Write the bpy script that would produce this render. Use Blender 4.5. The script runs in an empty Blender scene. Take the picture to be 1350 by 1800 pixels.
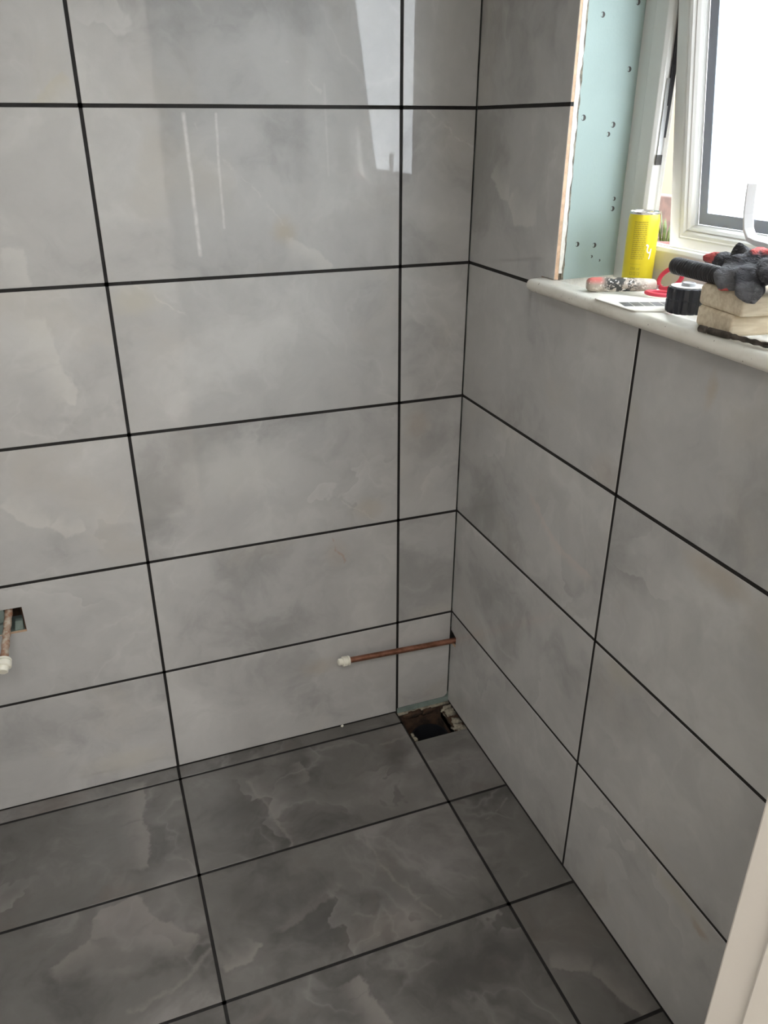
import bpy, bmesh, math, random
from mathutils import Vector, Matrix, noise as mnoise

S = bpy.context.scene
COL = S.collection
PI = math.pi

# ------------------------------------------------------------------ camera
cam_d = bpy.data.cameras.new('camera')
cam = bpy.data.objects.new('camera', cam_d)
COL.objects.link(cam)
cam_d.sensor_fit = 'VERTICAL'
cam_d.sensor_height = 36.0
cam_d.sensor_width = 27.0
cam_d.lens = 1406.1 / 1800.0 * 36.0
cam_d.clip_start = 0.02
cam.matrix_world = (Matrix.Translation((-0.8152, -1.6604, 1.4901)) @ Matrix.Rotation(-0.35773, 4, 'Z')
                    @ Matrix.Rotation(PI / 2 - 0.45059, 4, 'X') @ Matrix.Rotation(-0.0012, 4, 'Z'))
S.camera = cam

# ------------------------------------------------------------------ world, lights, exposure
SKY = 7.0
W = bpy.data.worlds.new('world'); S.world = W
W.use_nodes = True
bg = W.node_tree.nodes['Background']
bg.inputs['Color'].default_value = (0.93, 0.97, 1.0, 1)
bg.inputs['Strength'].default_value = SKY

def area(name, loc, rot, size, power, color, sy=None):
    d = bpy.data.lights.new(name, 'AREA'); d.energy = power; d.color = color
    d.shape = 'RECTANGLE' if sy else 'DISK'; d.size = size
    if sy: d.size_y = sy
    o = bpy.data.objects.new(name, d); COL.objects.link(o)
    o.location = loc; o.rotation_euler = rot
    return o
# added fill light over the unseen landing, brightens the room through the doorway
area('landing_fill', (-0.85, -2.5, 2.36), (0, 0, 0), 1.5, 36.0, (1.0, 0.975, 0.945), 1.5)

S.view_settings.view_transform = 'Standard'
S.view_settings.look = 'None'
S.view_settings.exposure = 0.92
S.view_settings.gamma = 1.0
S.view_settings.use_curve_mapping = False
try:
    S.cycles.use_denoising = True
    S.cycles.max_bounces = 9
    S.cycles.diffuse_bounces = 5
    S.cycles.sample_clamp_indirect = 8.0
except Exception:
    pass

# ------------------------------------------------------------------ node helpers
class NT:
    def __init__(self, mat):
        mat.use_nodes = True
        self.t = mat.node_tree; self.n = self.t.nodes; self.l = self.t.links
        self.bsdf = self.n['Principled BSDF']; self.out = self.n['Material Output']
    def add(self, kind, **kw):
        n = self.n.new(kind)
        for k, v in kw.items(): setattr(n, k, v)
        return n
    def put(self, node, sock, v):
        if isinstance(v, bpy.types.NodeSocket): self.l.new(v, node.inputs[sock])
        else: node.inputs[sock].default_value = v
    def math(self, op, a, b=None, c=None, clamp=False):
        n = self.add('ShaderNodeMath', operation=op, use_clamp=clamp)
        self.put(n, 0, a)
        if b is not None: self.put(n, 1, b)
        if c is not None: self.put(n, 2, c)
        return n.outputs[0]
    def vec(self, op, a, b=None, scale=None):
        n = self.add('ShaderNodeVectorMath', operation=op)
        self.put(n, 0, a)
        if b is not None: self.put(n, 1, b)
        if scale is not None: self.put(n, 'Scale', scale)
        return n.outputs['Value'] if op in ('DOT_PRODUCT', 'LENGTH', 'DISTANCE') else n.outputs[0]
    def noise(self, v, scale, detail=3, rough=0.5, dist=0.0, color=False):
        n = self.add('ShaderNodeTexNoise')
        self.put(n, 'Vector', v); n.inputs['Scale'].default_value = scale
        n.inputs['Detail'].default_value = detail; n.inputs['Roughness'].default_value = rough
        n.inputs['Distortion'].default_value = dist
        return n.outputs['Color' if color else 'Fac']
    def rng(self, v, a, b, c=0.0, d=1.0, smooth=True):
        n = self.add('ShaderNodeMapRange', interpolation_type='SMOOTHSTEP' if smooth else 'LINEAR')
        self.put(n, 0, v)
        for i, x in zip((1, 2, 3, 4), (a, b, c, d)): n.inputs[i].default_value = x
        return n.outputs[0]
    def mix(self, f, a, b, mode='MIX'):
        n = self.add('ShaderNodeMix', data_type='RGBA', blend_type=mode)
        self.put(n, 0, f)
        for s, v in ((6, a), (7, b)):
            if isinstance(v, tuple) and len(v) == 3: v = v + (1,)
            self.put(n, s, v)
        return n.outputs[2]
    def pos(self): return self.add('ShaderNodeNewGeometry').outputs['Position']
    def objc(self): return self.add('ShaderNodeTexCoord').outputs['Object']
    def rand(self): return self.add('ShaderNodeObjectInfo').outputs['Random']
    def base(self, c): self.put(self.bsdf, 'Base Color', c if isinstance(c, bpy.types.NodeSocket) else (tuple(c) + (1,))[:4])
    def rough(self, v): self.put(self.bsdf, 'Roughness', v)
    def bump(self, h, strength=0.3, dist=0.002):
        n = self.add('ShaderNodeBump'); n.inputs['Strength'].default_value = strength; n.inputs['Distance'].default_value = dist
        self.put(n, 'Height', h); self.l.new(n.outputs[0], self.bsdf.inputs['Normal'])

def mat(name, color, rough=0.5, metal=0.0, var=0.0, vscale=8.0, bump=0.0, bscale=60.0, color2=None, spec=None):
    m = bpy.data.materials.new(name); t = NT(m)
    t.bsdf.inputs['Metallic'].default_value = metal; t.rough(rough)
    if spec is not None: t.bsdf.inputs['Specular IOR Level'].default_value = spec
    if var or color2:
        c2 = color2 or tuple(max(0, x * (1 - var)) for x in color)
        n = t.noise(t.objc(), vscale, 5, 0.6)
        t.base(t.mix(t.rng(n, 0.35, 0.65), tuple(color), tuple(c2)))
    else: t.base(color)
    if bump: t.bump(t.noise(t.objc(), bscale, 4, 0.6), bump)
    return m

def seg(t, P, A, B, w):
    """soft mask of a thin vein along the segment A-B"""
    A, B = Vector(A), Vector(B); D = B - A; L2 = D.length_squared
    r = t.vec('SUBTRACT', P, tuple(A))
    k = t.math('DIVIDE', t.vec('DOT_PRODUCT', r, tuple(D)), L2, clamp=True)
    pr = t.vec('SCALE', tuple(D), scale=k)
    d = t.vec('DISTANCE', r, pr)
    return t.rng(d, 0.0, w, 1.0, 0.0)

def sheet(t, P, A, B, side, fall):
    """pale sheet with a crisp edge on A-B that fades away to one side"""
    A, B, side = Vector(A), Vector(B), Vector(side); D = B - A
    N = (side - D * (side.dot(D) / D.length_squared)).normalized()
    r = t.vec('SUBTRACT', P, tuple(A))
    s = t.vec('DOT_PRODUCT', r, tuple(N))
    k = t.math('DIVIDE', t.vec('DOT_PRODUCT', r, tuple(D)), D.length_squared)
    along = t.math('MULTIPLY', t.rng(k, -0.12, 0.06), t.rng(k, 0.94, 1.12, 1.0, 0.0))
    edge = t.rng(s, -0.0035, 0.0035)
    fade = t.rng(s, 0.0, fall, 1.0, 0.0)
    return t.math('MULTIPLY', t.math('MULTIPLY', edge, t.math('POWER', fade, 1.6)), along)

def blob(t, P, c, rad):
    r = t.vec('SUBTRACT', P, c)
    r = t.vec('MULTIPLY', r, tuple(1.0 / x for x in rad))
    return t.rng(t.vec('LENGTH', r), 0.15, 1.0, 1.0, 0.0)

def tile_mat(name, dark, mid, light, tint, amt, rough, feats, sheets_amt):
    m = bpy.data.materials.new(name); t = NT(m)
    p = t.pos(); rnd = t.rand()
    off = t.add('ShaderNodeCombineXYZ')
    t.put(off, 0, t.math('MULTIPLY', rnd, 37.0)); t.put(off, 1, t.math('MULTIPLY', rnd, 91.0)); t.put(off, 2, t.math('MULTIPLY', rnd, 53.0))
    v = t.vec('ADD', p, off.outputs[0])
    wv = t.vec('SUBTRACT', t.noise(v, 5.0, 4, 0.55, color=True), (0.5, 0.5, 0.5))
    v1 = t.vec('ADD', v, t.vec('SCALE', wv, scale=0.22))
    n1 = t.noise(v1, 2.6, 6, 0.55)
    n2 = t.noise(v1, 7.0, 8, 0.62, 0.6)
    f = t.math('ADD', t.math('MULTIPLY', n1, 0.72), t.math('MULTIPLY', n2, 0.28))
    c = t.mix(t.rng(f, 0.34, 0.52), dark, mid)
    c = t.mix(t.math('MULTIPLY', t.rng(f, 0.5, 0.68), 0.75), c, light)
    # onyx sheets: crisp on one side, fading on the other
    n3 = t.noise(v1, 1.7, 5, 0.48, 0.3)
    saw = t.math('FRACT', t.math('MULTIPLY', n3, 5.0))
    sh = t.math('MULTIPLY', t.math('POWER', t.math('SUBTRACT', 1.0, saw), 5.0), t.rng(saw, 0.0, 0.025))
    sh = t.math('MULTIPLY', sh, t.rng(t.noise(v, 3.4, 2), 0.5, 0.66))
    c = t.mix(t.math('MULTIPLY', sh, sheets_amt), c, light)
    # smoky veins
    n4 = t.noise(v1, 3.1, 3, 0.5, 1.2)
    rd_ = t.math('SUBTRACT', 1.0, t.math('ABSOLUTE', t.math('MULTIPLY', t.math('SUBTRACT', n4, 0.5), 4.0)), clamp=True)
    rd_ = t.math('MULTIPLY', t.math('POWER', rd_, 9.0), t.rng(t.noise(v, 4.3, 2), 0.42, 0.62))
    c = t.mix(t.math('MULTIPLY', rd_, sheets_amt * 0.6), c, light)
    # warm tinge in places
    tg = t.math('MULTIPLY', t.rng(t.noise(v1, 3.2, 4, 0.5), 0.56, 0.72), amt)
    c = t.mix(tg, c, tint)
    # the particular veins and flecks of these tiles
    ws = t.vec('SCALE', t.vec('SUBTRACT', t.noise(p, 26.0, 5, 0.6, color=True), (0.5, 0.5, 0.5)), scale=0.035)
    P = t.vec('ADD', p, ws)
    for ft in feats:
        k = ft[0]
        if k == 'vein':
            _, pts, w, a, colr = ft
            mk = None
            for A, B in zip(pts[:-1], pts[1:]):
                s_ = seg(t, P, A, B, w); mk = s_ if mk is None else t.math('MAXIMUM', mk, s_)
        elif k == 'streak':
            _, pts, w, a, colr = ft
            mk = None
            pw = t.vec('ADD', p, t.vec('SCALE', ws, scale=0.12))
            for A, B in zip(pts[:-1], pts[1:]):
                s_ = seg(t, pw, A, B, w); mk = s_ if mk is None else t.math('MAXIMUM', mk, s_)
            mk = t.math('MULTIPLY', mk, t.rng(t.noise(p, 60, 3), 0.3, 0.6, 0.5, 1.0))
        elif k == 'sheet':
            _, pts, side, fall, a, colr = ft
            mk = None
            for A, B in zip(pts[:-1], pts[1:]):
                s_ = sheet(t, P, A, B, side, fall); mk = s_ if mk is None else t.math('MAXIMUM', mk, s_)
        else:
            _, cc, rad, a, colr = ft
            mk = blob(t, P, cc, rad)
        c = t.mix(t.math('MULTIPLY', mk, a * (0.85 if k == 'sheet' else 0.8)), c, colr)
    t.base(c); t.rough(rough)
    t.bsdf.inputs['IOR'].default_value = 1.5
    t.bump(t.noise(p, 3.0, 2), 0.06, 0.004)
    return m

WL = (0.62, 0.61, 0.575); BRN = (0.36, 0.25, 0.15); YEL = (0.47, 0.43, 0.32); PNK = (0.56, 0.49, 0.45)
def bk(*pts): return [(x, 0.0, z) for x, z in pts]
FEAT_B = [
    ('blob', (-0.408, 0, 1.297), (0.035, 0.05, 0.038), 0.55, (0.45, 0.38, 0.27)),
    ('vein', bk((-.578, 1.509), (-.512, 1.422), (-.45, 1.364), (-.408, 1.312)), 0.004, 0.3, WL),
    ('sheet', bk((-.40, 1.285), (-.338, 1.257), (-.308, 1.222)), (-1, 0, -1), 0.05, 0.5, WL),
    ('vein', bk((-.386, 1.595), (-.359, 1.581), (-.305, 1.534)), 0.004, 0.4, WL),
    ('sheet', bk((-.846, 1.526), (-.784, 1.57)), (1, 0, -1), 0.06, 0.5, YEL),
    ('vein', bk((-.708, 1.206), (-.617, 1.144)), 0.004, 0.45, WL),
    ('blob', (-.717, 0, 1.18), (0.07, .05, 0.04), 0.45, YEL),
    ('vein', bk((-.328, .586), (-.3, .509)), 0.005, 0.55, (0.38, 0.24, 0.15)),
    ('blob', (-.32, 0, .54), (0.04, .05, 0.06), 0.25, (0.45, 0.36, 0.28)),
    ('blob', (-.378, 0, .212), (0.07, .05, 0.035), 0.35, (0.42, 0.35, 0.25)),
    ('sheet', bk((-.882, 1.159), (-.872, 1.07), (-.844, 1.009), (-.86, .985)), (-1, 0, 0), 0.09, 0.55, WL),
    ('sheet', bk((-1.033, .789), (-.994, .736), (-.951, .728), (-.922, .696), (-.881, .702)), (0, 0, 1), 0.06, 0.5, WL),
    ('vein', bk((-.304, .681), (-.21, .612)), 0.004, 0.4, WL),
    ('blob', (-.235, 0, .65), (0.06, .05, 0.04), 0.4, (0.44, 0.38, 0.29)),
    ('vein', bk((-.102, 1.516), (-.05, 1.479), (.004, 1.444)), 0.004, 0.45, WL),
    ('blob', (-.108, 0, .85), (0.05, .05, 0.05), 0.35, (0.42, 0.34, 0.26)),
    ('sheet', bk((-.937, 1.286), (-.899, 1.284), (-.896, 1.223)), (-1, 0, -1), 0.06, 0.45, WL),
    ('blob', (-.88, 0, .06), (0.16, .05, 0.05), 0.3, YEL),
    ('blob', (-.566, 0, .80), (0.2, .05, 0.1), 0.35, WL),
    # dried grout haze wiped down the tile, and a painted window reflection
    ('streak', bk((-.586, 1.509), (-.583, 1.413), (-.58, 1.26)), 0.006, 0.7, (0.82, 0.81, 0.78)),
    ('streak', bk((-.526, 1.509), (-.529, 1.412), (-.528, 1.309)), 0.0042, 0.5, (0.82, 0.81, 0.78)),
    ('streak', bk((-.315, 1.56), (-.312, 1.40)), 0.004, 0.16, (0.82, 0.81, 0.78)),  # reflection of the window frame edge, painted on as a faint line
]
def rk(*pts): return [(0.006, y, z) for y, z in pts]
FEAT_R = [
    ('sheet', rk((-.08, 1.396), (-.121, 1.36), (-.158, 1.356), (-.187, 1.313), (-.264, 1.317)), (0, -1, 1), 0.08, 0.5, WL),
    ('blob', (.006, -.788, 1.149), (.05, .016, .04), 0.5, (0.42, 0.33, 0.22)),
    ('sheet', rk((-.346, .794), (-.445, .736), (-.569, .724)), (0, 0, -1), 0.035, 0.55, PNK),
    ('blob', (.006, -.87, .885), (.05, .1, .035), 0.5, (0.43, 0.35, 0.25)),
    ('blob', (.006, -.992, .259), (.05, .03, .018), 0.6, (0.34, 0.25, 0.16)),
    ('blob', (.006, -.93, .275), (.05, .1, .03), 0.4, YEL),
    ('vein', rk((-.451, .992), (-.56, .909)), 0.004, 0.35, WL),
    ('blob', (.006, -.572, .936), (.05, .06, .05), 0.3, (0.45, 0.37, 0.29)),
    ('blob', (.006, -.696, .585), (.05, .07, .04), 0.35, YEL),
    ('blob', (.006, -.669, .72), (.05, .03, .04), 0.25, (0.33, 0.3, 0.28)),
]
FL = (0.235, 0.215, 0.20); FD = (0.06, 0.057, 0.051)
def fk(*pts): return [(x, y, 0.0) for x, y in pts]
FEAT_F = [
    ('blob', (-.94, -.47, 0), (.11, .12, .05), 0.4, FL),
    ('sheet', fk((-.986, -.385), (-.974, -.37), (-.898, -.361), (-.864, -.428), (-.787, -.503)), (-.3, -1, 0), 0.10, 0.75, FL),
    ('sheet', fk((-.986, -.38), (-.994, -.432), (-1.07, -.469)), (1, -.4, 0), 0.08, 0.6, FL),
    ('sheet', fk((-.847, -.03), (-.864, -.149), (-.853, -.207), (-.865, -.288)), (-1, 0, 0), 0.09, 0.7, FL),
    ('vein', fk((-.607, -.118), (-.577, -.209), (-.551, -.355)), 0.008, 0.5, FL),
    ('sheet', fk((-.607, -.118), (-.577, -.209), (-.551, -.355)), (1, 0, 0), 0.06, 0.3, FL),
    ('vein', fk((-.385, -.374), (-.378, -.47), (-.346, -.561), (-.312, -.633)), 0.007, 0.5, FL),
    ('sheet', fk((-.505, -.70), (-.50, -.73), (-.481, -.808)), (-.6, -1, 0), 0.08, 0.7, FL),
    ('sheet', fk((-.148, -.815), (-.082, -.852), (-.043, -.961)), (1, 1, 0), 0.07, 0.75, FL),
    ('sheet', fk((-.755, -.60), (-.70, -.597), (-.671, -.567)), (0, 1, 0), 0.05, 0.7, FL),
    ('vein', fk((-.245, -.111), (-.15, -.1)), 0.009, 0.45, FL),
    ('vein', fk((-.931, -.617), (-.822, -.587), (-.77, -.54)), 0.01, 0.5, FL),
    ('sheet', fk((-.456, -.164), (-.461, -.098)), (-1, 0, 0), 0.06, 0.45, FL),
    ('sheet', fk((-.622, -.558), (-.55, -.53), (-.48, -.496)), (0, 1, 0), 0.05, 0.3, FL),
    ('vein', fk((-.48, -.57), (-.40, -.60), (-.33, -.58)), 0.006, 0.35, FL),
    ('blob', (-.42, -.62, 0), (.14, .06, .05), 0.4, (0.22, 0.19, 0.17)),
    ('blob', (-.68, -.45, 0), (.06, .08, .05), 0.45, FD),
    ('blob', (-.66, -.2, 0), (.09, .08, .05), 0.45, FD),
    ('blob', (-.22, -.16, 0), (.06, .06, .05), 0.4, FD),
    ('vein', fk((-.1, -.44), (-.02, -.40)), 0.005, 0.5, FL),
]
class Recipe:
    """a run of glaze; each tile gets the veins that lie on it"""
    def __init__(self, name, dark, mid, light, tint, amt, rough, feats, sheets):
        self.a = (name, dark, mid, light, tint, amt, rough); self.feats = feats; self.sheets = sheets; self.cache = {}
        self.axes = {'wall_tile_glaze': (0, 2), 'wall_tile_glaze_window': (1, 2), 'floor_tile_glaze': (0, 1)}[name]
    def get(self, pts):
        a0, a1 = min(p[0] for p in pts), max(p[0] for p in pts); b0, b1 = min(p[1] for p in pts), max(p[1] for p in pts)
        i, j = self.axes; idx = []
        for k, f in enumerate(self.feats):
            ps = [f[1]] if f[0] == 'blob' else f[1]
            if any(a0 <= p[i] <= a1 and b0 <= p[j] <= b1 for p in ps): idx.append(k)
        key = tuple(idx)
        if key not in self.cache: self.cache[key] = tile_mat(*self.a, [self.feats[k] for k in idx], self.sheets)
        return self.cache[key]
M_TILE_B = Recipe('wall_tile_glaze', (0.315, 0.311, 0.306), (0.445, 0.440, 0.432), (0.585, 0.579, 0.566), (0.47, 0.425, 0.355), 0.28, 0.03, FEAT_B, 0.45)
M_TILE_R = Recipe('wall_tile_glaze_window', (0.315, 0.311, 0.306), (0.445, 0.440, 0.432), (0.585, 0.579, 0.566), (0.47, 0.425, 0.355), 0.28, 0.03, FEAT_R, 0.4)
M_TILE_F = Recipe('floor_tile_glaze', (0.072, 0.070, 0.066), (0.13, 0.124, 0.117), (0.24, 0.227, 0.217), (0.14, 0.115, 0.10), 0.5, 0.13, FEAT_F, 0.7)
M_BISCUIT = mat('tile_biscuit', (0.72, 0.5, 0.34), 0.8, var=0.25, vscale=60)
M_GROUT = mat('black_grout', (0.010, 0.009, 0.009), 0.75, var=0.4, vscale=40, bump=0.3, bscale=300)
M_BOARD = mat('moisture_board', (0.345, 0.435, 0.415), 0.85, var=0.06, vscale=5, bump=0.1, bscale=200)
M_BOARD_D = mat('moisture_board_wall', (0.20, 0.255, 0.235), 0.9, var=0.25, vscale=20)
M_PLASTER = mat('gypsum_edge', (0.85, 0.83, 0.78), 0.9, var=0.15, vscale=40, bump=0.6, bscale=120)
M_PAINT = mat('painted_wall', (0.78, 0.76, 0.72), 0.8)
M_CEIL = mat('ceiling_paint', (0.85, 0.84, 0.81), 0.9)
M_GLOSSW = mat('white_gloss_wood', (0.56, 0.53, 0.49), 0.35, var=0.05, vscale=4)
M_UPVC = mat('white_upvc', (0.66, 0.65, 0.625), 0.3, var=0.04, vscale=6)
M_SILLM = bpy.data.materials.new('sill_plastic')
t = NT(M_SILLM); o_ = t.pos()
c_ = t.mix(t.rng(t.noise(o_, 14, 5, 0.6), 0.5, 0.75), (0.76, 0.74, 0.67, 1), (0.60, 0.57, 0.49, 1))
c_ = t.mix(t.rng(t.noise(o_, 120, 3, 0.6), 0.68, 0.74), c_, (0.2, 0.17, 0.13, 1))
t.base(c_); t.rough(0.4)
M_SEAL = mat('black_seal', (0.02, 0.02, 0.025), 0.6)
M_SPACER = mat('grey_spacer', (0.30, 0.33, 0.40), 0.45)
M_STEEL = mat('steel', (0.5, 0.5, 0.5), 0.35, 1.0)
M_SCREW = mat('dark_screw', (0.06, 0.056, 0.052), 0.6, 0.2)
M_DIRT = mat('brown_dirt', (0.075, 0.04, 0.022), 0.95, color2=(0.02, 0.012, 0.008), vscale=25, bump=0.8, bscale=60)
M_MORTAR = mat('mortar', (0.33, 0.30, 0.235), 0.95, color2=(0.10, 0.088, 0.07), vscale=35, bump=0.8, bscale=90)
M_BLACKP = mat('black_plastic_pipe', (0.012, 0.013, 0.016), 0.4)
M_COPPER = mat('old_copper', (0.37, 0.175, 0.12), 0.42, 0.75, color2=(0.22, 0.10, 0.06), vscale=30)
M_CORR = mat('limescaled_copper', (0.30, 0.15, 0.09), 0.7, 0.2, color2=(0.5, 0.44, 0.36), vscale=70, bump=0.8, bscale=150)
M_CAPW = mat('white_pushfit', (0.80, 0.78, 0.68), 0.4)
M_GLASS = bpy.data.materials.new('frosted_glass')
t = NT(M_GLASS)
tr = t.add('ShaderNodeBsdfTranslucent'); tr.inputs['Color'].default_value = (0.94, 0.96, 0.98, 1)
gl = t.add('ShaderNodeBsdfGlossy'); gl.inputs['Roughness'].default_value = 0.15
mx = t.add('ShaderNodeMixShader'); mx.inputs[0].default_value = 0.05
t.l.new(tr.outputs[0], mx.inputs[1]); t.l.new(gl.outputs[0], mx.inputs[2]); t.l.new(mx.outputs[0], t.out.inputs['Surface'])

# ------------------------------------------------------------------ mesh helpers
def new_obj(name, verts, faces, material, parent=None, origin=None, smooth=False, mats=None, fm=None):
    me = bpy.data.meshes.new(name)
    org = Vector(origin) if origin is not None else Vector((0, 0, 0))
    me.from_pydata([tuple(Vector(v) - org) for v in verts], [], faces)
    bm = bmesh.new(); bm.from_mesh(me)
    bmesh.ops.recalc_face_normals(bm, faces=bm.faces)
    if smooth:
        for f in bm.faces: f.smooth = True
    bm.to_mesh(me); bm.free()
    for m in (mats or [material]): me.materials.append(m)
    if fm:
        for p, i in zip(me.polygons, fm): p.material_index = i
    o = bpy.data.objects.new(name, me); COL.objects.link(o)
    o.location = org
    if parent is not None:
        o.parent = parent
        o.matrix_parent_inverse = parent.matrix_basis.inverted() if False else Matrix()
        o.location = org - wloc(parent)
    return o
def wloc(o):
    v = Vector((0, 0, 0))
    while o is not None:
        v = v + o.location; o = o.parent
    return v
def tag(o, label, cat, group=None, kind=None):
    if label: o['label'] = label
    if cat: o['category'] = cat
    if group: o['group'] = group
    if kind: o['kind'] = kind
    return o
def empty(name, loc):
    o = bpy.data.objects.new(name, None); COL.objects.link(o); o.location = loc; o.empty_display_size = 0.05
    return o
def box_vf(x0, x1, y0, y1, z0, z1, base=0):
    v = [(x0, y0, z0), (x1, y0, z0), (x1, y1, z0), (x0, y1, z0), (x0, y0, z1), (x1, y0, z1), (x1, y1, z1), (x0, y1, z1)]
    f = [(0, 3, 2, 1), (4, 5, 6, 7), (0, 1, 5, 4), (1, 2, 6, 5), (2, 3, 7, 6), (3, 0, 4, 7)]
    return v, [tuple(i + base for i in q) for q in f]
def boxes(name, lst, material, parent=None, origin=None, bevel=0.0):
    V, F = [], []
    for b in lst:
        v, f = box_vf(*b, base=len(V)); V += v; F += f
    o = new_obj(name, V, F, material, parent, origin)
    if bevel: add_bevel(o, bevel)
    return o
def add_bevel(o, w, seg=2, ang=0.6):
    m = o.modifiers.new('bevel', 'BEVEL'); m.width = w; m.segments = seg; m.limit_method = 'ANGLE'; m.angle_limit = ang
def offset_poly(pts, d):
    """inset a counter-clockwise polygon by d"""
    n = len(pts); out = []
    for i in range(n):
        p0, p1, p2 = Vector(pts[i - 1]), Vector(pts[i]), Vector(pts[(i + 1) % n])
        e1 = (p1 - p0).normalized(); e2 = (p2 - p1).normalized()
        n1 = Vector((-e1.y, e1.x)); n2 = Vector((-e2.y, e2.x))
        b = n1 + n2; k = d / max(0.3, b.dot(n1)); out.append(p1 + b * k)
    return out
def ccw(pts):
    a = sum(pts[i - 1][0] * pts[i][1] - pts[i][0] * pts[i - 1][1] for i in range(len(pts)))
    return list(pts) if a > 0 else list(reversed(pts))
TH = 0.009
def tile(parent, mp, pts, material, hole=None, name='tile', lift=0.0, c=0.0007):
    """a glazed tile: polygon in wall coordinates, eased edge, biscuit sides; mp(a, b, depth) -> xyz"""
    pts = ccw(pts); n = len(pts)
    V, F, fm = [], [], []
    a_c = sum(p[0] for p in pts) / n; b_c = sum(p[1] for p in pts) / n
    rings = [(offset_poly(pts, c), 0.0), (pts, c), (pts, TH)]
    for ring, d in rings:
        V += [mp(p[0], p[1], d + lift) for p in ring]
    for r in (0, 1):
        for i in range(n):
            j = (i + 1) % n
            F.append((r * n + i, r * n + j, (r + 1) * n + j, (r + 1) * n + i)); fm.append(0 if r == 0 else 1)
    if hole is None:
        F.append(tuple(range(n))); fm.append(0)
        F.append(tuple(reversed(range(2 * n, 3 * n)))); fm.append(1)
    else:                                     # rectangular tile with a rectangular hole (4-gon both)
        h = ccw(hole); k = len(V)
        V += [mp(p[0], p[1], lift) for p in h] + [mp(p[0], p[1], TH + lift) for p in h]
        for i in range(4):
            j = (i + 1) % 4
            F.append((i, j, k + j, k + i)); fm.append(0)
            F.append((k + i, k + j, k + 4 + j, k + 4 + i)); fm.append(1)
    return new_obj(name, V, F, None, parent, mp(a_c, b_c, 0), mats=[material.get(pts), M_BISCUIT if material is not M_TILE_F else M_GROUT], fm=fm)
def rect(a0, a1, b0, b1): return [(a0, b0), (a1, b0), (a1, b1), (a0, b1)]
def lathe(name, prof, material, parent=None, loc=(0, 0, 0), axis=(0, 0, 1), n=32, smooth=True, fm=None, mats=None, ribs=0, ribd=0.0):
    """prof: list of (radius, height); closed with caps if radius > 0 at the ends"""
    q = Vector((0, 0, 1)).rotation_difference(Vector(axis)); V, F = [], []
    for r, h in prof:
        for i in range(n):
            a = 2 * PI * i / n; rr = r * (1 - (ribd if ribs and (i % ribs == 0) else 0))
            V.append(tuple(Vector(loc) + q @ Vector((rr * math.cos(a), rr * math.sin(a), h))))
    mi = []
    for k in range(len(prof) - 1):
        for i in range(n):
            j = (i + 1) % n; F.append((k * n + i, k * n + j, (k + 1) * n + j, (k + 1) * n + i)); mi.append(fm[k] if fm else 0)
    F.append(tuple(reversed(range(n)))); mi.append(fm[0] if fm else 0)
    F.append(tuple(range((len(prof) - 1) * n, len(prof) * n))); mi.append(fm[-1] if fm else 0)
    o = new_obj(name, V, F, material, parent, loc, mats=mats, fm=None)
    for p, i in zip(o.data.polygons, mi):
        p.material_index = i; p.use_smooth = smooth and len(p.vertices) == 4
    m = o.modifiers.new('edges', 'EDGE_SPLIT'); m.split_angle = 0.6
    return o
def tube_vf(path, rad, n=12, flat=1.0, base=0, upv=(0, 0, 1), caps=True):
    V, F = [], []
    P = [Vector(p) for p in path]; L = len(P)
    for k in range(L):
        d = (P[min(k + 1, L - 1)] - P[max(k - 1, 0)]).normalized()
        u = d.cross(Vector(upv)); u = u.normalized() if u.length > 1e-4 else Vector((1, 0, 0))
        w = u.cross(d).normalized(); r = rad[k] if isinstance(rad, (list, tuple)) else rad
        for i in range(n):
            a = 2 * PI * i / n
            V.append(tuple(P[k] + u * (r * math.cos(a)) + w * (r * flat * math.sin(a))))
    for k in range(L - 1):
        for i in range(n):
            j = (i + 1) % n; F.append((base + k * n + i, base + k * n + j, base + (k + 1) * n + j, base + (k + 1) * n + i))
    if caps:
        F.append(tuple(base + i for i in reversed(range(n)))); F.append(tuple(base + (L - 1) * n + i for i in range(n)))
    return V, F
def tube(name, path, rad, material, parent=None, n=12, flat=1.0, upv=(0, 0, 1)):
    v, f = tube_vf(path, rad, n, flat, 0, upv)
    o = new_obj(name, v, f, material, parent, path[0], smooth=True)
    m = o.modifiers.new('edges', 'EDGE_SPLIT'); m.split_angle = 0.7
    return o
def blobmesh(name, loc, rad, material, parent=None, sub=3, amp=0.25, fr=40, seed=0):
    bm = bmesh.new(); bmesh.ops.create_icosphere(bm, subdivisions=sub, radius=1.0)
    V = []
    for v in bm.verts:
        k = 1 + amp * mnoise.noise(v.co * fr * 0.05 + Vector((seed * 7.3, seed, 0)))
        V.append(tuple(Vector(loc) + Vector((v.co.x * rad[0], v.co.y * rad[1], v.co.z * rad[2])) * k))
    F = [tuple(v.index for v in f.verts) for f in bm.faces]; bm.free()
    return new_obj(name, V, F, material, parent, loc, smooth=True)

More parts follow.
